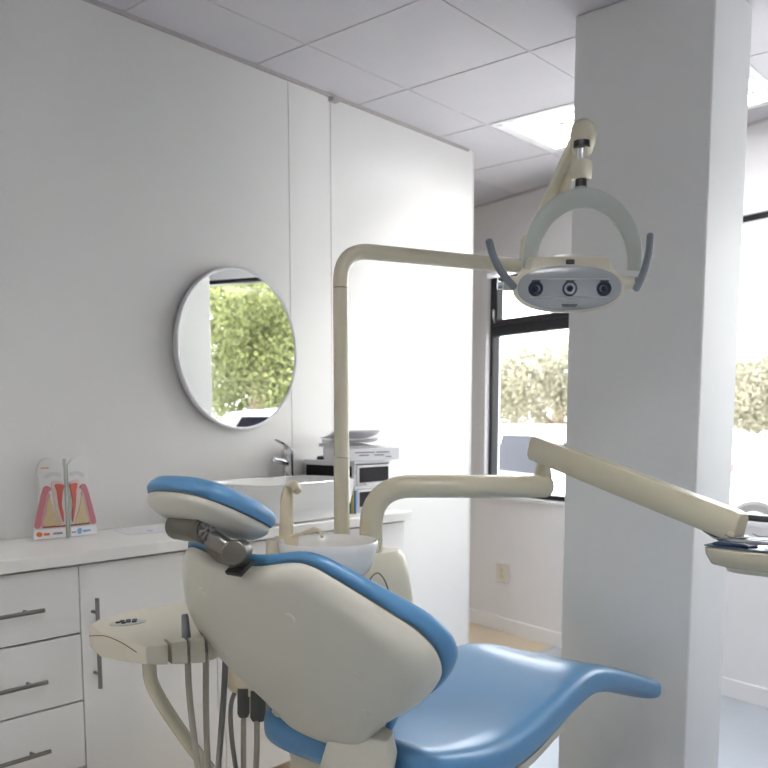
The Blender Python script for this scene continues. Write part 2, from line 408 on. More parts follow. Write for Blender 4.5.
# mixer tap
tx, ty = .035, 2.585
t = thing('basin_tap', (tx, ty, cz), 'chrome single lever mixer tap behind the washbasin', 'tap')
B().lathe([(.026, 0), (.026, .008), (.024, .012), (.024, .23), (.027, .235), (.027, .262), (.018, .27)], (tx, ty, cz), 28).obj('tap_body', 'chrome', t)
B().tube([V((tx, ty, cz+.20)), V((tx+.035, ty-.06, cz+.215)), V((tx+.055, ty-.13, cz+.225))], [.014, .013, .012], 14, round_end=True).obj('spout', 'chrome', t)
B().tube([V((tx, ty, cz+.268)), V((tx+.02, ty-.04, cz+.288)), V((tx+.04, ty-.10, cz+.305))], [.014, .012, .010], 12, flat=.5, round_end=True).obj('lever', 'chrome', t)
# organiser
ox0, ox1, oy0, oy1 = .008, .31, 2.705, 2.935
t = thing('drawer_organiser', ((ox0+ox1)/2, (oy0+oy1)/2, cz), 'black and white desktop drawer organiser at the far end of the worktop', 'organiser')
b_ = B().box((ox0, oy0, cz), (ox1, oy1, cz+.012)).box((ox0, oy0, cz+.205), (ox1, oy1, cz+.218)).box((ox0, oy1-.012, cz), (ox1, oy1, cz+.21)).box((ox0, oy0, cz+.012), (ox0+.01, oy1, cz+.21)).box((ox0, oy0, cz), (ox1, oy0+.008, cz+.21)).box((ox0+.01, oy0, cz+.10), (ox1, oy1, cz+.114))
b_.obj('case', 'boxw', t, bevel=.003)
B().box((ox0+.02, oy0-.004, cz+.125), (ox1-.015, oy0-.0005, cz+.196)).obj('side_panel', 'boxd', t)
B().box((ox0+.02, oy0-.004, cz+.02), (ox1-.015, oy0-.0005, cz+.094)).obj('side_panel', 'boxd', t)
for z0 in (.014, .116):
    d = B().box((.10, oy0+.012, cz+z0), (ox1+.006, oy1-.014, cz+z0+.084)).obj('drawer', 'boxw', t, bevel=.002)
    B().box((ox1+.007, oy0+.024, cz+z0+.012), (ox1+.010, oy1-.024, cz+z0+.074)).obj('drawer_front', 'boxd', d)
    B().tube(spline([(ox1+.008, oy0+.05, cz+z0+.01), (ox1+.03, oy0+.06, cz+z0+.004), (ox1+.03, oy1-.06, cz+z0+.004), (ox1+.008, oy1-.05, cz+z0+.01)], 5), .004, 8).obj('drawer_pull', 'skirt', d)
for k, (m_, nm, la) in enumerate((('tealp', 'teal', ''), ('yellowp', 'yellow', ''), ('bluep', 'blue', ''))):
    y = oy0-.022+k*.0+0; x = ox1-.10+k*.034
    o = B().box((ox1-.17, oy0-.03+k*.0085, cz), (ox1+.004+k*.006, oy0-.024+k*.0085, cz+.12-k*.012)).obj('file_folder', m_, bevel=.001)
    tag(o, 'narrow %s folder standing against the side of the organiser' % nm, 'folder', 'folders beside the organiser')
# box on top with printing
z = cz+.218
bxo = thing('paper_carton', (.22, 2.81, z), 'white printed carton lying on top of the drawer organiser', 'box')
ang = math.radians(-12); ex = V((math.cos(ang), math.sin(ang), 0)); ey = V((-ex.y, ex.x, 0)); c = V((.235, 2.83, z+.027))
B().obox(c, ex*.095, ey*.135, V((0, 0, .027))).obj('carton_body', 'paper', bxo, bevel=.002)
pr = B()
for i, (a0, a1, zz) in enumerate(((-.10, .0, .008), (.01, .08, .008), (-.08, -.03, -.004), (.0, .05, -.004), (.06, .09, -.012))):
    pr.obox(c+ex*.0955+ey*((a0+a1)/2)+V((0, 0, zz)), ex*.0005, ey*((a1-a0)/2), V((0, 0, .0025)))
pr.obj('print', 'ink', bxo)
pr = B().obox(c-ey*.1355+ex*.02+V((0, 0, 0)), ex*.03, ey*.0005, V((0, 0, .004))); pr.obj('print', 'ink', bxo)
# booklets fanned on the carton
z += .054
for k, (a, dz, tl, lab) in enumerate(((-20, .0, .0, 'thick white booklet lying directly on the carton'), (-34, .016, .06, 'white booklet with curling cover in the middle of the small pile on the carton'), (-28, .034, .12, 'topmost grey white leaflet tilted on the pile above the carton'))):
    a = math.radians(a); ex = V((math.cos(a), math.sin(a), 0)); ey = V((-ex.y, ex.x, 0)); c = V((.19, 2.80, z+dz))
    t = thing('booklet', c, lab, 'booklet', 'booklets on the carton')
    r0 = []
    for i in range(9):
        s = i/8; zz = tl*s*s*.25 + .002; p = c+ex*(-.09+.20*s)+V((0, 0, zz)); th = .012-.008*s if k < 2 else .004
        r0.append([p-ey*.10, p+ey*.10, p+ey*.10+V((0, 0, th)), p-ey*.10+V((0, 0, th))])
    B().loft(r0).obj('pages', 'paper', t)
    r0 = [[q+V((0, 0, .0012)) + (q-c)*.02 for q in (r[3], r[2])]+[q+V((0, 0, .0022)) + (q-c)*.02 for q in (r[2], r[3])] for r in r0]
    B().loft(r0).obj('cover', 'boxw' if k != 1 else 'paper', t)
tag(B().lathe([(.0, 0), (.028, 0), (.03, .004), (.026, .014), (.0, .018)], (.10, 2.735, cz+.2185), 24).obj('stapler_puck', 'dark'), 'small round black item on the organiser beside the pole', 'black item')
bpy.data.objects['stapler_puck'].name = 'round_holder'
# tooth model: two hinged boards
tb = ON(67, 529, 2, cz); tb.x = .10; tb.y = 1.515
sc = .00205*.96
t = thing('tooth_model', (tb.x, tb.y, cz), 'standing tooth cross-section display of two hinged panels with pink gums and red roots', 'tooth model')
def board(sign):
    a = math.radians(90+sign*0); 
    # u axis along the board away from the hinge, in plan; boards open towards the room
    e = V((.55*1, .835*sign, 0)) if sign < 0 else V((.10, .995, 0))
    e = V((-.18, -.983, 0)) if sign < 0 else V((-.10, .995, 0))
    n = V((0, 0, 1)).cross(e)*(-1)*sign*-1
    n = e.cross(V((0, 0, 1)))
    if n.x < 0: n = -n
    return e, n
def tpoly(sign, pts, o, name, m, par, th=.004, off=0, sp=True):
    e, n = board(sign)
    pp = [V((p[0], p[1], 0)) for p in pts]
    if sp: pp = spline(pp, 5, True)
    return B().prism([(p.x*.00118, p.y*.001) for p in pp], V((tb.x+.012, tb.y+sign*.006, cz+.004))+n*off, e, V((0, 0, 1)), n*th).obj(name, m, par)
for s in (-1, 1):
    out = [(0, 0), (90, 0), (86, 45), (74, 110), (67, 160), (68, 180), (72, 205), (72, 228), (66, 246), (56, 258), (44, 264), (30, 263), (16, 256), (6, 244), (0, 236)]
    pn = tpoly(s, out, 0, 'display_panel', 'enamel', t, .008, 0, False)
    tpoly(s, [(86, 40), (80, 75), (70, 120), (58, 165), (46, 172), (36, 160), (46, 150), (56, 120), (64, 80), (70, 40)], 0, 'gum', 'gum', pn, .003, .008)
    tpoly(s, [(69, 42), (63, 80), (55, 120), (47, 150), (40, 140), (46, 100), (52, 60), (56, 42)], 0, 'gum_inner', 'gumd', pn, .0025, .008)
    tpoly(s, [(60, 44), (54, 80), (46, 125), (41, 132), (34, 100), (20, 60), (12, 44)], 0, 'jaw_bone', 'bone', pn, .0025, .0085)
    tpoly(s, [(4, 180), (34, 185), (32, 140), (26, 90), (12, 46), (6, 60), (12, 100), (8, 140)], 0, 'dentin', 'dentin', pn, .003, .0085)
    tpoly(s, [(2, 172), (26, 176), (22, 150), (18, 100), (8, 50), (6, 80), (10, 110), (6, 150)], 0, 'pulp', 'pulp', pn, .003, .0112)
    tpoly(s, [(2, 36), (64, 36), (64, 41), (2, 41)], 0, 'gum_line', 'brownl', pn, .003, .009, False)
    tpoly(s, [(10, 200), (30, 205), (48, 195), (52, 205), (34, 216), (10, 212)], 0, 'enamel_edge', 'grid', pn, .001, .0085)
    tpoly(s, [(2, 1), (88, 1), (86, 31), (2, 31)], 0, 'label_strip', 'paper', pn, .002, .0085, False)
    if s < 0:
        tpoly(s, [(68, 10), (76, 8), (82, 14), (80, 22), (72, 24), (66, 18)], 0, 'round_mark', 'orange', pn, .001, .0106)
        tpoly(s, [(46, 11), (62, 11), (62, 19), (46, 19)], 0, 'print', 'orange', pn, .0006, .0106, False)
        tpoly(s, [(10, 12), (36, 12), (36, 19), (10, 19)], 0, 'print', 'ink', pn, .0006, .0106, False)
        tpoly(s, [(40, 228), (62, 228), (62, 232), (40, 232)], 0, 'print', 'orange', pn, .0006, .0086, False)
    else:
        tpoly(s, [(24, 8), (34, 8), (36, 24), (24, 24)], 0, 'blue_mark', 'ltblue', pn, .001, .0106)
        tpoly(s, [(40, 11), (66, 12), (66, 18), (40, 18)], 0, 'print', 'ltblue', pn, .0006, .0106, False)
        tpoly(s, [(4, 12), (18, 12), (18, 17), (4, 17)], 0, 'print', 'ink', pn, .0006, .0106, False)
B().cyl((tb.x+.014, tb.y, cz), (tb.x+.014, tb.y, cz+.262), .006, 12).obj('hinge_spine', 'lampg', t)
# plastic wallet lying flat
t = thing('printed_sheet', (.16, 1.80, cz), 'thin white sheet lying flat on the worktop beside the tooth model', 'sheet')
B().prism([(-.10, -.07), (.10, -.06), (.09, .07), (-.09, .075)], (.15, 1.80, cz+.0005), (.3, .954, 0), (.954, -.3, 0), (0, 0, .0012)).obj('paper_sheet', 'paper', t)
B().prism([(0, 0), (.02, .002), (.018, .010), (.002, .009)], (.16, 1.79, cz+.0018), (.3, .954, 0), (.954, -.3, 0), (0, 0, .0006)).obj('print', 'ink', t)

# wall outlet
oc = bp(-.375, .395)
t = thing('wall_outlet', oc, 'cream wall socket plate low on the wall under the window', 'socket')
B().obox(oc+N*.005, D*.058, V((0, 0, .06)), N*.005).obj('plate', 'outlet', t, bevel=.004)
for dz in (-.022, .022):
    B().lathe([(0.0001, .0), (.017, .0), (.017, .004), (.010, .0045)], oc+N*.0095+V((0, 0, dz)), 24, N).obj('socket_insert', 'creamd', t)

# ------------------------------------------------------------ dental chair
CXC = 1.44
H0 = V((CXC, 1.50, .57)); TH = math.radians(33.5)
L = V((0, -math.sin(TH), math.cos(TH))); NF = V((0, math.cos(TH), math.sin(TH))); EX = V((1, 0, 0))
chair = thing('dental_chair', (CXC, 1.85, 0), 'reclined blue dental chair with an ivory back shell and separate headrest', 'dental chair')
half = [(.0, .135), (.10, .14), (.135, .165), (.175, .222), (.24, .268), (.305, .312), (.35, .368), (.358, .43), (.338, .487), (.298, .54), (.258, .588), (.222, .626), (.188, .655), (.14, .664), (.0, .645)]
outl = [V((s, q, 0)) for s, q in half]+[V((-s, q, 0)) for s, q in half[-2:0:-1]]
outl = spline(outl, 6, True)
cen = V((0, .42, 0))
def bk(s, q, n): return H0+EX*s+L*q+NF*(n*(1-.42*max(0, min(1, (q-.42)/.25))) +.45*s*s)
def dome(prof, grow=1.0, dy=0):
    rings = []
    for f, n, gx in prof:
        ring = []
        for p in outl:
            d = p-cen; q = cen+d*f+d.normalized()*gx; ring.append(bk(q.x, q.y+dy, n))
        rings.append(ring)
    return rings
shell_prof = [(0.0001, -.060, 0), (.25, -.0598, 0), (.5, -.059, 0), (.75, -.056, 0), (.88, -.052, 0), (.93, -.046, 0), (.965, -.036, 0), (.99, -.020, 0), (1.0, -.004, 0), (1.0, .004, 0)]
sh = B().loft(dome(shell_prof)).obj('back_shell', 'shell', chair, ang=60)
for s, q in ((-.14, .58), (.12, .56), (-.2, .38), (.22, .42), (-.12, .22), (.19, .31)):
    c = bk(s, q, -.0565); B().lathe([(.0001, -.006), (.012, -.006), (.0125, .0), (.010, .002), (.0001, .0015)], c, 20, -NF).obj('screw_cap', 'shell', sh)
seamp = [(.97, .002, 0), (.985, .006, .0), (.985, .014, 0), (.97, .016, 0)]
B().loft(dome(seamp)).obj('seam_gasket', 'seam', chair, ang=60)
cu_prof = [(.97, .012, 0), (1.0, .013, .003), (1.0, .022, .009), (1.0, .036, .011), (1.0, .050, .008), (.985, .061, .002), (.95, .068, 0), (.88, .070, 0), (.7, .063, 0), (.4, .058, 0), (.0001, .058, 0)]
B().loft(dome(cu_prof)).obj('back_cushion', 'blue', chair, ang=60)
# yoke that carries the back
yk = B()
yr = []
YX = ON(350, 752, 1, 1.34).x
for c, hw, hn, vv in ((V((YX, 1.375, .735)), .085, .02, NF), (V((YX, 1.375, .69)), .094, .028, NF), (V((YX, 1.362, .655)), .096, .032, NF), (V((YX, 1.352, .61)), .098, .036, V((0, 1, 0))), (V((YX, 1.350, .54)), .10, .036, V((0, 1, 0))), (V((YX, 1.37, .44)), .10, .036, V((0, 1, 0))), (V((YX, 1.50, .36)), .10, .05, V((0, 1, 0)))):
    ring = []
    for k in range(32):
        a = 2*PI*k/32; co, si = math.cos(a), math.sin(a)
        ring.append(c+EX*hw*math.copysign(abs(co)**.4, co)+vv*hn*math.copysign(abs(si)**.5, si))
    yr.append(ring)
yk.loft(yr).obj('back_yoke', 'shell', chair, ang=50)
for s in (-1,):
    B().tube(spline([H0+EX*s*.135+V((0, .10, .0)), H0+EX*s*.14+V((0, .03, -.06)), H0+EX*s*.15+V((0, .03, -.14)), H0+EX*s*.12+V((0, .12, -.22))], 5), .03, 16, flat=.7, power=3).obj('recline_linkage', 'lampg', chair)
B().cyl(H0+EX*-.10+V((0, .08, -.10)), H0+EX*.10+V((0, .08, -.10)), .032, 20).obj('hinge_axle', 'lampg', chair)
# seat
st = [  # y, half width, top z, bottom z
 (1.395, .20, .665, .625), (1.41, .245, .70, .60), (1.44, .262, .712, .588), (1.52, .270, .695, .565), (1.64, .272, .672, .545), (1.76, .270, .665, .540),
 (1.90, .262, .680, .553), (2.04, .250, .705, .580), (2.16, .240, .722, .600), (2.26, .232, .716, .606), (2.38, .224, .685, .585), (2.50, .217, .642, .552),
 (2.62, .212, .600, .515), (2.70, .209, .570, .486), (2.742, .206, .556, .474), (2.752, .197, .548, .478), (2.755, .17, .54, .49)]
ss = spline([V((a, b_, c)) for a, b_, c, d in st], 3); s2 = spline([V((a, d, 0)) for a, b_, c, d in st], 3)
rings = []
for p, q in zip(ss, s2):
    y, hw, zt_, zb = p.x, p.y, p.z, q.y; zc = (zt_+zb)/2; hh = (zt_-zb)/2; ring = []
    for k in range(56):
        a = 2*PI*k/56; co, si = math.cos(a), math.sin(a)
        x = hw*math.copysign(abs(co)**(2/5.), co); zz = hh*math.copysign(abs(si)**(2/3.2), si)
        if si > 0: zz -= .022*max(0, 1-(x/hw)**2)*(1 if 1.45 < y < 2.5 else .5)*min(1, hh/.05)
        ring.append(V((CXC+x, y, zc+zz)))
    rings.append(ring)
seat = B().loft(rings).obj('seat_cushion', 'blue', chair, ang=70)
rings = []
for p, q in list(zip(ss, s2))[8:-26]:
    y, hw, zb = p.x, p.y, q.y
    rings.append([V((CXC+a*(hw-.02), y, zb+z_)) for a, z_ in ((-1, .01), (-.96, -.022), (-.85, -.034), (.85, -.034), (.96, -.022), (1, .01))])
B().loft(rings).obj('seat_pan', 'cream', chair, ang=50)
# lift arm and base, mostly below the picture
B().loft([rrect(CXC, 1.75, .12, .22, .52, 4), rrect(CXC, 1.80, .12, .2, .40, 4), rrect(CXC, 1.95, .11, .14, .2, 4), rrect(CXC, 1.95, .13, .2, .09, 4)]).obj('lift_column', 'cream', chair, ang=50)
B().loft([rrect(CXC, 1.9, .24, .42, .0, 5), rrect(CXC, 1.9, .25, .43, .03, 5), rrect(CXC, 1.9, .22, .39, .085, 5), rrect(CXC, 1.9, .15, .3, .10, 5)]).obj('base_plate', 'cream', chair, ang=50)
# headrest
HC = P(210, 513.5, 1.80)
HT = math.radians(66); LH = V((0, -math.sin(HT), math.cos(HT))); NH = V((0, math.cos(HT), math.sin(HT)))
hr = [(.0, -.10), (.065, -.098), (.10, -.075), (.118, -.02), (.118, .04), (.10, .085), (.055, .105), (.0, .108)]
ho = spline([V((s, q, 0)) for s, q in hr]+[V((-s, q, 0)) for s, q in hr[-2:0:-1]], 6, True)
def hrings(prof):
    return [[HC+EX*(p.x*f+p.normalized().x*g)+LH*(p.y*f+p.normalized().y*g)+NH*(n+-.3*p.x*p.x*f*f) for p in ho] for f, n, g in prof]
hs = B().loft(hrings([(.0001, -.034, 0), (.3, -.034, 0), (.6, -.032, 0), (.8, -.026, 0), (.93, -.015, 0), (.99, -.006, 0), (1, .0, 0), (1, .006, 0)])).obj('headrest_shell', 'shell', chair, ang=60)
B().loft(hrings([(.95, .004, 0), (.99, .005, 0), (.99, .010, 0), (.95, .011, 0)])).obj('headrest_gasket', 'seam', chair, ang=60)
B().loft(hrings([(.96, .008, 0), (1, .009, .003), (1, .020, .008), (1, .032, .005), (.97, .041, 0), (.85, .046, 0), (.5, .044, 0), (.0001, .043, 0)])).obj('headrest_cushion', 'blue', chair, ang=60)
# bracket: barrel under the headrest, knuckle, post clamped on the backrest
def PB(u, v, d): return P(u, v, d)
dB = 1.74
br = thing; 
ba, bb_ = P(176, 526, dB+.06), P(203, 530, dB-.01)
brk = B().cyl(ba, bb_, .027, 32).obj('headrest_barrel', 'bronze', chair, bevel=.003)
ax = (bb_-ba).normalized()
B().lathe([(.027, 0), (.027, .006), (.02, .008), (.02, .012), (.0001, .012)], bb_, 32, ax).obj('barrel_cap', 'bronze', brk)
kn = B(); side = ax.orthogonal().normalized(); s2_ = ax.cross(side)
for k in range(8):
    a = k*PI/4; d_ = side*math.cos(a)+s2_*math.sin(a); kn.obox(bb_+ax*.014+d_*.012, d_*.008, ax.cross(d_)*.0022, ax*.003)
kn.obj('knob_ribs', 'steel', brk)
c1, c2 = P(216, 540, dB-.01), P(236, 552, dB-.02)
B().tube([P(207, 536, dB), P(216, 541, dB-.01), P(228, 548, dB-.01)], [.016, .017, .016], 20, flat=1.0, power=3).obj('bracket_link', 'steel', brk)
B().cyl(c2-cf*.03, c2+cf*.06, .024, 32).obj('pivot_drum', 'bronze', brk, bevel=.003)
B().tube([P(210, 545, dB+.03), P(222, 556, dB+.03), P(240, 562, dB+.03)], [.016, .018, .018], 16, flat=.8, power=3).obj('bracket_arm', 'bronze', brk)
B().tube([c2, P(240, 566, dB-.0)], [.018, .022], 16, flat=.6, power=4).obj('bracket_post', 'bronze', brk)
B().obox(P(240, 567, dB-.01), EX*.022, L*.004, NF*.022).obj('bracket_slot', 'dark', brk)

# ------------------------------------------------------------ dental unit (cuspidor)
UX, UY = .90, 2.06
unit = thing('cuspidor_unit', (UX, UY, 0), 'cream dental unit cabinet with a white spittoon bowl behind the backrest', 'dental unit')
ur = []
for z, hx, hy, dx in ((0, .15, .17, 0), (.08, .155, .175, 0), (.45, .165, .185, 0), (.62, .16, .18, 0), (.78, .152, .172, -.002), (.90, .138, .155, -.0), (.965, .126, .142, -.0), (.985, .112, .128, -.0)):
    ur.append(rrect(UX+dx, UY, hx, hy, z, 5, 48))
ub = B().loft(ur).obj('unit_body', 'cream', unit, ang=40)
sf = [ON(u, v, 0, UX+.149) for u, v in ((366, 590), (371, 578), (378, 573), (385, 581), (390, 597), (393, 612), (394, 640))]
B().tube(spline(sf, 6), .0022, 8).obj('panel_seam', 'seam', unit)
bpos = V((.985, 1.93, 1.0))
bowl = P(328, 541, 2.60); bowl.z = 1.045
BR = .148
B().lathe([(.0001, -.125), (.05, -.123), (.09, -.112), (.122, -.085), (.138, -.05), (.145, -.02), (BR, .0), (BR-.003, .004), (BR-.008, .001), (.136, -.022), (.128, -.05), (.11, -.08), (.07, -.10), (.02, -.108), (.0001, -.11)], bowl, 56).obj('bowl', 'frost', unit, ang=60)
B().lathe([(.06, -.20), (.065, -.14), (.045, -.11)], bowl, 32).obj('bowl_support', 'cream', unit)
sp0 = P(277, 545, 2.62)
B().tube([P(276, 570, 2.66), P(276, 552, 2.66), P(276, 541, 2.66)], [.030, .030, .028], 20, power=4).obj('spout_base', 'creamd', unit)
B().tube([P(287, 552, 2.66), P(287, 536, 2.66)], .034, 20, flat=.6, power=4).obj('spout_plinth', 'creamd', unit)
B().tube(spline([P(286, 538, 2.66), P(286.5, 515, 2.66), P(287.5, 496, 2.66), P(290, 487, 2.66), P(295, 486, 2.62), P(298, 492, 2.60)], 6), [.020]*7+[.019]*6+[.017]*6+[.014]*6+[.012]*5+[.009], 18, power=3).obj('cup_filler_spout', 'creamd', unit)
B().tube(spline([P(292, 536, 2.64), P(304, 533, 2.62), P(313, 530, 2.60), P(320, 531, 2.58), P(322, 537, 2.57)], 5), [.005]*5+[.007]*5+[.009]*2+[.007]*3+[.005]*6, 12).obj('rinse_pipe', 'creamd', unit)
B().lathe([(.0001, 0), (.006, 0), (.006, .006), (.0001, .008)], P(377, 551, 2.68), 14).obj('screw', 'chrome', unit)

# ------------------------------------------------------------ operating lamp on its pole
dP = 2.80
p0 = P(342, 535, dP); px_, py_ = p0.x, p0.y
arm_end = P(528, 273, 3.02)
ztop = P(372, 257, 2.83).z; arm_end.z = ztop
lamp = thing('operating_lamp', (px_, py_, .986), 'dental operating lamp with three bulbs on a jointed arm and tall cream pole', 'dental lamp')
pole = V((px_, py_, .90)); top = V((px_, py_, ztop))
ad = (arm_end-top).normalized()
zj = P(342, 292, dP).z
zl = P(342, 457, dP).z
B().cyl((px_, py_, .986), (px_, py_, zl-.001), .0245, 32).obj('pole_lower', 'tube', lamp)
B().cyl((px_, py_, zl+.001), (px_, py_, zj-.0015), .0235, 32).obj('pole_upper', 'tube', lamp)
B().cyl((px_, py_, zj-.004), (px_, py_, zj+.004), .0215, 32).obj('pole_joint', 'seam', lamp)
B().tube(bend([V((px_, py_, zj+.0015)), top, arm_end], .10, 12), .0235, 28).obj('horizontal_arm', 'tube', lamp)
j0 = arm_end
B().lathe([(.0001, -.035), (.028, -.03), (.03, .0), (.03, .05), (.026, .09), (.018, .105), (.0001, .108)], V((j0.x, j0.y, j0.z)), 28).obj('elbow_housing', 'tube', lamp)
j1 = P(534, 236, 3.0); j2 = P(584, 133, 2.58)
dd = (j2-j1).normalized()
B().tube([j1-dd*.04, j1, j1.lerp(j2, .5), j2-dd*.05, j2], [.020, .024, .027, .030, .028], 24, flat=.8, power=3.2).obj('balance_arm', 'tube', lamp, bevel=.0)
B().tube([j1+V((0, 0, -.02))+cr*.012, j1.lerp(j2, .55)+V((0, 0, -.03))+cr*.012, j2-dd*.08+V((0, 0, -.02))+cr*.006], [.010, .014, .012], 14, flat=1.3).obj('arm_underside', 'creamd', lamp)
k0 = P(583, 135, 2.57)
B().tube([k0+V((0, 0, .022)), k0+V((0, 0, .0)), k0-V((0, 0, .025)), k0-V((0, 0, .045))], [.031, .035, .033, .026], 24, power=2.8, round_end=True).obj('arm_knuckle', 'tube', lamp)
pc = P(581.5, 160, 2.56)
def zline(v): return V((pc.x, pc.y, P(581.5, v, 2.56).z))
B().cyl(zline(142), zline(148), .024, 24).obj('collar', 'dark', lamp)
B().cyl(zline(146), zline(164), .0125, 24).obj('chrome_rod', 'chrome', lamp)
B().tube([zline(161), zline(163), zline(177), zline(179)], [.024, .0265, .0265, .024], 24, power=4).obj('yoke_collar', 'tube', lamp)
B().cyl(zline(179), zline(188), .0165, 24).obj('friction_ring', 'dark', lamp)
yt = zline(188); yc = zline(199)
# head frame, facing the viewer and a little down
LC = P(569, 288, 2.55)
fwd = V((-cf.x, -cf.y, 0)).normalized(); fn = (fwd*math.cos(.10)-V((0, 0, 1))*math.sin(.10)).normalized()   # out of the face
hx = V((0, 0, 1)).cross(fn).normalized(); hz = fn.cross(hx)
if hx.dot(cr) < 0: hx = -hx
pxm = 2.55/F
# yoke arch
ac = P(582, 262, 2.57); rx, rz = 53*pxm, 62*pxm
arch = [ac+hx*(rx*math.cos(a))+V((0, 0, 1))*(rz*math.sin(a)) for a in [math.radians(-8+196*k/32) for k in range(33)]]
ak = B(); rg = []
for i, p in enumerate(arch):
    tt = (arch[min(i+1, 32)]-arch[max(i-1, 0)]).normalized(); nn = tt.cross(fn).normalized(); w = .019+.009*math.sin(PI*i/32)
    rg.append([p+nn*w*a+fn*c*.011 for a, c in ((-1, -.6), (-1, .6), (-.8, 1), (.8, 1), (1, .6), (1, -.6), (.8, -1), (-.8, -1))])
ak.loft(rg).obj('yoke', 'lampg', lamp, ang=50)
B().tube([yt+V((0, 0, .004)), V((yt.x, yt.y, ac.z+rz))], [.018, .026], 20, power=3).obj('yoke_neck', 'lampg', lamp)
# head
def oval(c, a, b_, n, p=2.3, k=56):
    return [c+fn*n+hx*a*math.copysign(abs(math.cos(t_))**(2/p), math.cos(t_))+hz*b_*math.copysign(abs(math.sin(t_))**(2/p), math.sin(t_)) for t_ in [2*PI*i/k for i in range(k)]]
A, Bz = 54.5*pxm, 22.5*pxm
hd = B().loft([oval(LC+hz*.035, A*.55, Bz*.8, -.12), oval(LC+hz*.033, A*.72, Bz*1.0, -.115), oval(LC+hz*.026, A*.84, Bz*1.12, -.08), oval(LC+hz*.012, A*.97, Bz*1.12, -.03), oval(LC, A*1.03, Bz*1.08, -.008), oval(LC, A*1.02, Bz*1.05, .002), oval(LC, A*.97, Bz*1.0, .004)]).obj('lamp_head', 'cream', lamp, ang=50)
# top housing
tp = LC+hz*.072-fn*.05
B().loft([[tp+hx*a*s*42*pxm+hz*h2+fn*c*f_ for a, c in ((-1, -.6), (-.9, -1), (.9, -1), (1, -.6), (1, .6), (.9, 1), (-.9, 1), (-1, .6))] for s, h2, f_ in ((1.08, -.04, .055), (1.0, .008, .05), (.93, .016, .042))]).obj('top_housing', 'cream', hd, bevel=.003, ang=40)
B().obox(tp+hz*.0+fn*.0515, hx*.0125, hz*.007, fn*.004).obj('vent_slot', 'dark', hd, bevel=.003)
B().loft([oval(LC, A*.95, Bz*.95, .003), oval(LC, A*.95, Bz*.95, .008), oval(LC, A*.90, Bz*.88, .011), oval(LC, A*.45, Bz*.45, .012), oval(LC, .001, .001, .012)]).obj('front_cover', 'lens', hd, ang=50)
cvr = B()
for s in (1, -1):
    cvr.tube([LC+hx*(A*.72*t_)+hz*(Bz*(.38 if s > 0 else -.40)+.0*t_)+fn*.0125 for t_ in (-1, 0, 1)], .0012, 6)
cvr.obj('cover_ridge', 'lampg', hd)
for dx in (-34, 0, 34):
    c = LC+hx*dx*pxm+fn*.011-hz*.002
    bz = B().lathe([(.0215, -.002), (.0215, .002), (.020, .003), (.016, .001), (.0001, .0)], c, 32, fn).obj('reflector', 'ledl', hd)
    B().lathe([(.009, 0), (.009, .005), (.006, .009), (.0001, .010)], c-fn*.001, 20, fn).obj('bulb_cap', 'ledl', bz)
    B().obox(c+hz*.021+fn*.002, hx*.012, hz*.002, fn*.002).obj('reflector_hood', 'dark', bz)
mk = B()
for i in range(7): mk.obox(LC-hz*(Bz*.74)+hx*(-.019+.0065*i)+fn*.0108, hx*.0026, hz*.0028, fn*.0012)
mk.obox(LC-hz*(Bz*.74+.0045)+fn*.0104, hx*.019, hz*.0009, fn*.0012)
mk.obj('maker_mark', 'dark', hd)
for s in (-1, 1):
    pv = LC+hx*s*(61*pxm)+hz*.014-fn*.02
    B().cyl(pv-hx*s*.03, pv+hx*s*.014, .021, 20).obj('pivot_hub', 'cream', lamp, bevel=.002)
    B().cyl(pv+hx*s*.014, pv+hx*s*.028, .018, 20).obj('pivot_ring', 'silver', lamp)
    u0 = 516 if s < 0 else 640
    if s < 0: pts = [P(514, 287, 2.54), P(507, 279, 2.54), P(499, 268, 2.53), P(493, 255, 2.52), P(489, 241, 2.51)]
    else: pts = [P(636, 289, 2.54), P(640, 281, 2.53), P(645, 268, 2.52), P(649, 252, 2.51), P(650.5, 235, 2.50)]
    B().tube(spline(pts, 5), [.010+.0*i for i in range(21)], 16, round_end=True, flat=1.1).obj('handle', 'handle', lamp)

# ------------------------------------------------------------ delivery arm and tray (right)
dD = 2.80
q0 = P(371, 545, dD); zz = P(470, 486, dD).z
tl = B()
e1 = P(546, 488.5, 2.79); e1.z = zz
deliv = thing('instrument_delivery_arm', (q0.x, q0.y, .986), 'cream instrument delivery arm reaching right from the unit to the overhanging tray', 'instrument arm')
B().tube(bend([V((q0.x, q0.y, .992)), V((q0.x, q0.y, zz)), e1], .13, 14), .036, 28, round_end=True).obj('support_arm', 'tube', deliv)
pz = P(543, 470, 2.79)
B().tube([V((pz.x, pz.y, zz+.0)), V((pz.x, pz.y, zz+.045)), V((pz.x, pz.y, zz+.072))], [.028, .024, .019], 22, power=3).obj('post', 'tube', deliv)
B().cyl((pz.x, pz.y, zz+.07), (pz.x, pz.y, zz+.10), .013, 20).obj('chrome_pin', 'chrome', deliv)
s0, s1 = P(533, 447, 2.80), P(741, 528, 2.22)
dv = (s1-s0).normalized(); up_ = V((0, 0, 1)); pe = dv.cross(up_).normalized(); pu = pe.cross(dv)
rg = []
for t_, hh, hw in ((0, .035, .022), (.02, .038, .027), (.5, .039, .028), (.97, .039, .028), (1.0, .036, .024)):
    c = s0.lerp(s1, t_); rg.append([c+pe*hw*a+pu*hh*b2 for a, b2 in ((-1, -.6), (-1, .6), (-.7, 1), (.7, 1), (1, .6), (1, -.6), (.7, -1), (-.7, -1))])
B().loft(rg).obj('parallelogram_arm', 'tube', deliv, bevel=.003, ang=40)
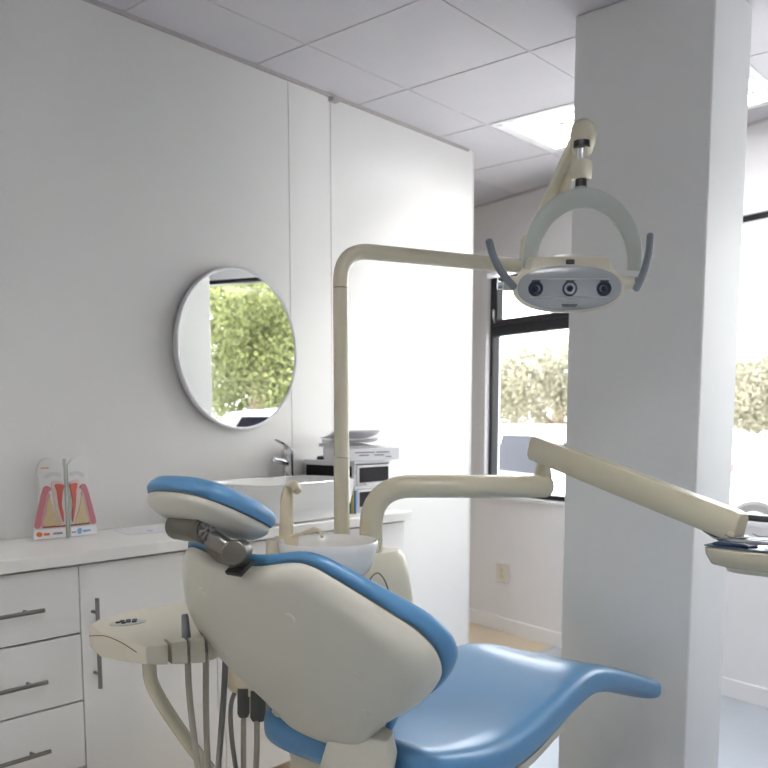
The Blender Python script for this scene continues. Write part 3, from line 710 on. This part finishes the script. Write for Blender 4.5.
for u, v in ((539, 453), (544, 455)):
    c = P(u, v, 2.755); B().lathe([(.0001, -.004), (.006, -.004), (.006, .004), (.0001, .005)], c, 14, -cf).obj('bolt', 'creamd', deliv)
B().lathe([(.0001, -.004), (.007, -.004), (.007, .004), (.0001, .005)], P(731, 534, 2.20), 14, -cf).obj('bolt', 'creamd', deliv)
u0_, u1_ = P(706, 529, 2.30), P(728, 542, 2.24)
B().tube([P(700, 526, 2.31), u0_, u1_], [.006, .012, .012], 12, flat=.8).obj('arm_underside', 'dark', deliv)
# tray: its left corner shows; it continues out of the picture
tz = P(735, 549, 2.15).z
tc = P(699, 548, 2.16)
trx = V((cr.x, cr.y, 0)).normalized(); a_ = math.radians(-46); trx = V((trx.x*math.cos(a_)-trx.y*math.sin(a_), trx.x*math.sin(a_)+trx.y*math.cos(a_), 0)); tyx = V((-trx.y, trx.x, 0))
def tr_ring(z, g, ln=.44, wd=.30):
    pts = []
    for cx_, cy_, a0 in ((ln-g, wd-g, 0), (g, wd-g, 90), (g, g, 180), (ln-g, g, 270)):
        for k in range(7):
            a = math.radians(a0+15*k); r = .04
            sx = -r if cx_ > ln/2 else r; sy = -r if cy_ > wd/2 else r
            pts.append(V((cx_+sx+r*math.cos(a), cy_+sy+r*math.sin(a), z)))
    return [V((tc.x, tc.y, 0))+trx*(p.x)+tyx*(p.y)+V((0, 0, p.z)) for p in pts]
tray = thing('instrument_tray', (tc.x+.2*trx.x, tc.y+.2*trx.y, tz-.06), 'cream instrument tray holding steel tools at the right edge of the view', 'instrument tray')
B().loft([tr_ring(tz-.044, .03), tr_ring(tz-.038, .012), tr_ring(tz-.015, .002), tr_ring(tz, 0), tr_ring(tz+.003, .006)]).obj('tray_body', 'tube', tray, ang=50)
B().loft([tr_ring(tz-.058, .045), tr_ring(tz-.056, .04), tr_ring(tz-.044, .035)]).obj('tray_underside', 'cream', tray, ang=50)
B().tube([s1-V((0, 0, .02)), V((s1.x, s1.y, tz+.0))], .02, 16).obj('tray_joint', 'dark', tray)
TO = V((tc.x, tc.y, 0))
def T(a, b_, z): return TO+trx*a+tyx*b_+V((0, 0, tz+z))
mtr = B().loft([[T(a, b_, z) for a, b_ in ((.012-g, .01-g), (.42, .01-g), (.42, .26+g), (.012-g, .26+g))] for z, g in ((.003, -.008), (.005, -.004), (.009, .0), (.010, .003), (.007, .003))])
mt = tag(mtr.obj('metal_tray', 'silver'), 'shallow steel tray liner resting in the cream instrument tray', 'metal tray')
tools = [((.0, .05), (.17, .03), 'silver', 'slim steel dental probe lying nearest the left tray corner'), ((.02, .09), (.22, .12), 'silver', 'steel dental instrument lying in the middle of the tray'),
         ((.05, .02), (.25, .05), 'handle', 'grey handled dental instrument lying along the near tray edge'), ((.06, .16), (.26, .14), 'silver', 'steel dental mirror lying at the far side of the tray')]
for (a0, b0), (a1, b1), m_, lab in tools:
    A0, A1 = T(a0, b0, .022), T(a1, b1, .024)
    t = thing('dental_instrument', A0, lab, 'dental tool', 'dental instruments on the tray')
    B().tube([A0.lerp(A1, x) for x in (.25, .3, .9, 1)], [.003, .005, .005, .003], 10).obj('instrument_grip', m_, t)
    B().tube([A0+V((0, 0, .006)), A0.lerp(A1, .08), A0.lerp(A1, .28)], [.0012, .002, .003], 8).obj('instrument_tip', 'silver', t)
for k, (a, b_, lab, m_) in enumerate(((.06, .06, 'dark blue wrapped pouch lying under the tray tools at the left corner', 'wrap'), (.19, .05, 'white paper pouch lying behind the blue pouch on the tray', 'paper'))):
    tag(B().loft([[T(a+x*s, b_+y*s, z) for x, y in ((-.045, -.028), (.045, -.02), (.05, .03), (-.04, .028))] for z, s in ((.007, .9), (.011, 1), (.015, .85))]).obj('instrument_pouch', m_), lab, 'pouch', 'pouches on the tray')
# cup standing on the tray at the very edge
cp = T(.21, .20, .007)
cp = T(.20, .13, .007)
cup = tag(B().tube([cp, cp+V((0, 0, .005)), cp+V((0, 0, .085)), cp+V((0, 0, .088))], [.018, .020, .024, .022], 24).obj('tool_cup', 'creamd'), 'tall beige holder standing on the tray at the right picture edge', 'holder')

# ------------------------------------------------------------ assistant tray (left)
dT = 2.15
ztt = P(120, 632, 2.1).z
pl = [(89, 627), (100, 621), (140, 612), (188, 603), (206, 607), (232, 622), (222, 634), (214, 638.5), (208, 640.5), (203, 634.5), (200.5, 636), (205, 642.5), (196, 645), (190, 646.5), (185, 640), (182, 641), (187, 648), (177, 650.5), (171.5, 652), (166, 645), (163, 646), (167.5, 653.5), (161, 655.5), (146, 657.5), (138, 654), (120, 643), (98, 635)]
plw = [ON(u, v-3-max(0, v-636)*.33, 2, ztt) for u, v in pl]
ast = thing('assistant_tray', ON(150, 640, 2, ztt)-V((0, 0, .06)), 'small cream instrument holder with buttons and hoses left of the backrest', 'instrument holder')
cc = sum(plw, V())/len(plw)
ts = B(); base = [V((p.x, p.y, ztt)) for p in plw]
def off(r, k, z): return [V((cc.x+(p.x-cc.x)*k, cc.y+(p.y-cc.y)*k, z)) for p in r]
def offt(r, k, w):
    out = []
    for p, q in zip(r, off(r, k, 0)):
        d_ = .036+.024*max(0, min(1, (ON(140, 650, 2, ztt)-p).length/.16)); out.append(V((q.x, q.y, ztt-d_*w)))
    return out
ts.loft([offt(base, .975, 1), offt(base, .995, .93), offt(base, 1, .5), off(base, 1.0, ztt-.006), off(base, .975, ztt)])
ts.obj('tray_body', 'cream', ast, ang=35)
# recessed button panel
bc = ON(128, 623, 2, ztt)
e1_ = (ON(140, 620, 2, ztt)-ON(112, 624, 2, ztt)).normalized(); e2_ = V((-e1_.y, e1_.x, 0))
B().lathe([(.0001, .0), (1, .0), (1.0, .0015), (.93, .002), (.0001, .002)], (0, 0, 0), 32).v
pn = B(); pn.loft([[bc+e1_*.046*s*math.cos(a)+e2_*.030*s*math.sin(a)+V((0, 0, z)) for a in [2*PI*k/32 for k in range(32)]] for s, z in ((1, 0), (1, .002), (.92, .003))])
pn = pn.obj('button_panel', 'lampg', ast)
for i in range(7):
    q = [(-.024, .004), (-.010, .012), (.006, .012), (.020, .006), (-.014, -.007), (.0, -.003), (.012, -.010)][i]
    B().lathe([(.0001, 0), (.0062, 0), (.006, .003), (.0001, .0035)], bc+e1_*q[0]+e2_*q[1]+V((0, 0, .003)), 16).obj('button', 'wrap' if i % 2 else 'dark', pn)
B().tube(spline([P(89.5, 636, 2.06), P(105, 636, 2.03), P(122, 643, 2.0), P(139, 654, 1.985)], 6), .0012, 6).obj('body_seam', 'seam', ast)
# arm below tray
B().tube(spline([P(149, 655, 2.10), P(149.5, 668, 2.1), P(152, 684, 2.11), P(165, 708, 2.15), P(189, 743, 2.22), P(214, 775, 2.3), P(228, 792, 2.34)], 6), .0165, 20).obj('swing_arm', 'tube', ast)
# suction handpiece
B().tube([P(184.5, 614, 2.05), P(185, 617, 2.05), P(186.5, 640, 2.05), P(188, 655, 2.05)], [.0065, .0085, .011, .009], 18).obj('suction_handle', 'handle', ast)
B().tube([P(199, 634, 2.09), P(206, 652, 2.09)], [.006, .009], 14).obj('syringe_nozzle', 'dark', ast)
hs_ = [([(187.5, 652), (189, 690), (192, 720), (197, 760), (203, 800)], 2.05, .0075, 'hose'), ([(206, 648), (206, 707), (208, 768), (212, 800)], 2.09, .0075, 'hose'),
       ([(226, 640), (225, 670), (223, 707), (218, 768), (214, 800)], 2.2, .0075, 'hoseg'), ([(217, 640), (218.5, 700), (222, 768), (224, 800)], 2.2, .0015, 'paper'),
       ([(236, 690), (232, 700), (230.5, 715), (232, 740), (236, 770), (240, 800)], 2.42, .0065, 'hoseg'), ([(243.5, 716), (243.5, 740), (243.5, 770), (244, 800)], 2.42, .0075, 'hose'),
       ([(257, 720), (257, 745), (256, 770), (256, 800)], 2.40, .0080, 'hose')]
for pts, d, r, m_ in hs_[:4]:
    B().tube(spline([P(u, v, d) for u, v in pts], 6), r, 12).obj('hose', m_, ast)
jb = thing('hose_junction', P(255, 690, 2.45), 'rounded cream junction box with two dark hose connectors below the backrest', 'junction box')
B().loft([[P(262+a*w_, v_, 2.47)+cf*c*.07 for a, c in [(math.copysign(abs(math.cos(t_))**.5, math.cos(t_)), math.copysign(abs(math.sin(t_))**.5, math.sin(t_))) for t_ in [2*PI*i/32 for i in range(32)]]] for v_, w_ in ((610, 38), (660, 38), (680, 36), (688, 30), (692, 20))]).obj('junction_body', 'creamd', jb, ang=50)
for (u, v0, v1, w_) in ((243.5, 688, 717, 6.2), (258, 690, 721, 7.8)):
    c_ = B().tube([P(u, v0, 2.41), P(u, v1-4, 2.41), P(u, v1, 2.41)], [w_*2.41/F, w_*2.41/F, w_*.75*2.41/F], 20).obj('hose_connector', 'conn', jb)
for pts, d, r, m_ in hs_[4:]:
    B().tube(spline([P(u, v, d) for u, v in pts], 6), r, 12).obj('hose', m_, jb)
B().tube([P(268, 690, 2.5), P(275, 706, 2.5), P(272, 725, 2.5)], [.03, .03, .02], 18).obj('bracket', 'lampg', jb)

# ------------------------------------------------------------ outside
struct(B().box((-60, 5.9, -.25), (60, 90, -.15)), 'ground_outside', 'asphalt', smooth=False)
def tree(cx_, cy_, R0, z0, z1, nb, nl, leaf, m_, label, group=None, trunk=.14, br=(.28, .42)):
    t = thing('tree', (cx_, cy_, -.15), label, 'tree', group)
    blobs = []
    for i in range(nb):
        a = random.random()*2*PI; r = R0*math.sqrt(random.random())*.85; z = z0+(z1-z0)*(i+.5)/nb
        sc_ = math.sin(PI*min(1, max(.12, (z-z0)/(z1-z0)*.85+.15)))**.5
        blobs.append((V((cx_+math.cos(a)*r*sc_, cy_+math.sin(a)*r*sc_, z)), R0*random.uniform(*br)))
    vs = []; fs = []
    for i in range(nl):
        c, r = random.choice(blobs); d = V((random.gauss(0, 1), random.gauss(0, 1), random.gauss(0, 1))).normalized()
        p = c+d*r*random.uniform(.75, 1.05); q = (d+V((random.gauss(0, .28), random.gauss(0, .28), random.gauss(0, .28)))).normalized()
        a = q.orthogonal().normalized(); b_ = q.cross(a); an = random.random()*PI; a, b_ = a*math.cos(an)+b_*math.sin(an), b_*math.cos(an)-a*math.sin(an)
        s = leaf*random.uniform(.7, 1.3); k = len(vs)
        vs += [p-a*s, p+b_*s*.45+q*s*.12, p+a*s, p-b_*s*.45+q*s*.12]; fs.append((k, k+1, k+2, k+3))
    B().add(vs, fs).obj('foliage', m_, t, recalc=False)
    tb_ = B(); base_ = V((cx_, cy_, -.15)); mid = V((cx_+.1, cy_, z0+(z1-z0)*.35)); tb_.tube(spline([base_, V((cx_+.05, cy_, z0*.6)), mid], 5), [trunk-.004*i for i in range(11)], 12)
    for c, r in blobs[::2]: tb_.tube([mid if c.z > mid.z else V((cx_+.05, cy_, max(.3, c.z-.8))), (mid+c)/2+V((0, 0, -.1)), c], [trunk*.4, trunk*.25, trunk*.12], 6)
    tb_.obj('trunk', 'bark', t)
tree(6.4, 9.0, 2.4, 1.5, 6.3, 74, 140000, .030, 'leafg', 'large sunlit green tree seen in the round mirror', trunk=.13, br=(.15, .27))
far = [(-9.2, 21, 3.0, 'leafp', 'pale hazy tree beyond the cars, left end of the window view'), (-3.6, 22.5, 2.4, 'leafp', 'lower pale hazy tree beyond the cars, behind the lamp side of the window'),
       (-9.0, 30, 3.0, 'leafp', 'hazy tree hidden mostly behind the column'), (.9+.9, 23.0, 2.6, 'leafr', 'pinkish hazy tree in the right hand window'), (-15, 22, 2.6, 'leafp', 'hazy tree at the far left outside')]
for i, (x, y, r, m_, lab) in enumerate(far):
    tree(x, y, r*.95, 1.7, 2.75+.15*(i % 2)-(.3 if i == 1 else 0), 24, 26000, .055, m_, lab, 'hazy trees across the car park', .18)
def car(c, ang, paint, label, hgt=1.5, ln=4.2, mirror_z=.95):
    c = V(c); f = V((math.cos(ang), math.sin(ang), 0)); s = V((-f.y, f.x, 0)); U = V((0, 0, 1)); k = hgt/1.5
    t = thing('parked_car', c, label, 'car', 'parked cars')
    def ring(x, w, z0, z1): 
        return [c+f*x+s*a*w+U*z for a, z in ((-1, z0+.06), (-.9, z0), (.9, z0), (1, z0+.06), (1, (z0+z1)/2), (.97, z1-.05), (.85, z1), (-.85, z1), (-.97, z1-.05), (-1, (z0+z1)/2))]
    h = ln/2
    B().loft([ring(x, w, z0, z1*k) for x, w, z0, z1 in ((-h, .70, .40, .78), (-h+.1, .82, .28, .90), (-h+.6, .86, .2, .95), (0, .87, .2, .94), (h-1.2, .86, .2, .92), (h-.5, .83, .22, .82), (h-.12, .75, .3, .68), (h, .62, .38, .6))]).obj('car_body', paint, t, ang=40)
    def ring2(x, w0, w1, z0, z1): return [c+f*x+s*a*(w0 if z < z1-.01 else w1)+U*z for a, z in ((-1, z0), (1, z0), (1, z1), (-1, z1))]
    cab = [(-h+.25, .76, .66, .9*k, .93*k), (-h+.75, .78, .60, .9*k, 1.42*k), (-.2, .80, .62, .9*k, 1.5*k), (.45, .80, .60, .9*k, 1.46*k), (h-.95, .78, .7, .88*k, .93*k)]
    cb = B().loft([ring2(*q) for q in cab]).obj('cabin', paint, t, bevel=.05, ang=40)
    for sd in (-1, 1):
        b_ = B()
        for x0, x1, xt0, xt1 in ((-h+.55, -.28, -h+.85, -.28), (-.2, h-1.15, -.2, .45)):
            pp = []
            for x, z, w in ((x0, .97*k, .795), (x1, .97*k, .80), (xt1, 1.38*k, .655), (xt0, 1.38*k, .655)): pp.append(c+f*x+s*sd*(w+.0)+U*z)
            b_.loft([[p-s*sd*.02 for p in pp], [p+s*sd*.012 for p in pp]])
        b_.obj('side_window', 'carg', cb)
    a0, a1 = (.52, 1.40*k), (h-1.02, .99*k)
    b_ = B().loft([[c+f*(a0[0]+o)+s*.55*g+U*(a0[1]+o*.5) for g, o in ((-1, 0), (1, 0), (1, .03), (-1, .03))], [c+f*(a1[0]+o)+s*.68*g+U*(a1[1]+o*.5) for g, o in ((-1, 0), (1, 0), (1, .03), (-1, .03))]]); b_.obj('windscreen', 'carg', cb)
    b_ = B().loft([[c+f*(-h+.70-o)+s*.55*g+U*(1.34*k) for g, o in ((-1, 0), (1, 0), (1, .03), (-1, .03))], [c+f*(-h+.33-o)+s*.64*g+U*(1.0*k) for g, o in ((-1, 0), (1, 0), (1, .03), (-1, .03))]]); b_.obj('rear_window', 'carg', cb)
    for x in (-h+.75, h-.8):
        for sd in (-1, 1):
            w_ = B().lathe([(.10, -.09), (.28, -.10), (.32, -.07), (.32, .07), (.28, .10), (.10, .09)], c+f*x+s*sd*.78+U*.32, 28, s).obj('wheel', 'tyre', t)
            B().lathe([(.0001, 0), (.2, 0), (.2, .02), (.06, .035), (.0001, .035)], c+f*x+s*sd*.865+U*.32, 20, s*sd).obj('hubcap', 'silver', w_)
    for sd in (-1, 1):
        B().obox(c+f*(-h+.03)+s*sd*.62+U*.78*k, f*.04, s*.12, U*.07).obj('tail_lamp', 'redl', t)
        B().obox(c+f*(h-.12)+s*sd*.58+U*.62*k, f*.06, s*.12, U*.06).obj('head_lamp', 'silver', t)
        B().obox(c+f*(h-1.25)+s*sd*.93+U*1.02*k, f*.06, s*.09, U*.06).obj('wing_mirror', paint, t, bevel=.02)
car((-2.9, 9.6, -.15), math.radians(150), 'carw', 'white parked car seen through the left window', 1.5)
car((-4.4, 14.0, -.15), math.radians(172), 'carb', 'dark blue parked car behind the white one outside the left window', 1.5)
car((.6, 11.4, -.15), math.radians(190), 'carw', 'white parked car filling the lower part of the right window', 1.55)
car((3.38, 7.32, -.15), math.radians(131), 'carw', 'white parked car reflected at the bottom of the round mirror', 1.72)

# ------------------------------------------------------------ light
sc = bpy.context.scene
wd = bpy.data.worlds.new('sky'); sc.world = wd; wd.use_nodes = True
nt = wd.node_tree; bg = nt.nodes['Background']
tc = nt.nodes.new('ShaderNodeTexCoord'); sp = nt.nodes.new('ShaderNodeSeparateXYZ'); rp = nt.nodes.new('ShaderNodeValToRGB')
nt.links.new(tc.outputs['Generated'], sp.inputs[0]); nt.links.new(sp.outputs['Z'], rp.inputs[0]); nt.links.new(rp.outputs[0], bg.inputs[0])
rp.color_ramp.elements[0].color = (1, .985, .96, 1); rp.color_ramp.elements[0].position = 0
rp.color_ramp.elements[1].color = (.80, .87, 1, 1); rp.color_ramp.elements[1].position = .6
bg.inputs[1].default_value = 5.0
sun = bpy.data.objects.new('sun', bpy.data.lights.new('sun', 'SUN')); col.objects.link(sun)
sun.data.energy = 16; sun.data.angle = .01; sun.data.color = (1, .95, .86)
sd = V((-.35, -.62, .75)).normalized(); sun.rotation_euler = sd.to_track_quat('Z', 'Y').to_euler()
sc.view_settings.view_transform = 'Standard'; sc.view_settings.look = 'None'; sc.view_settings.gamma = 1
sc.view_settings.use_curve_mapping = False; sc.view_settings.exposure = .93
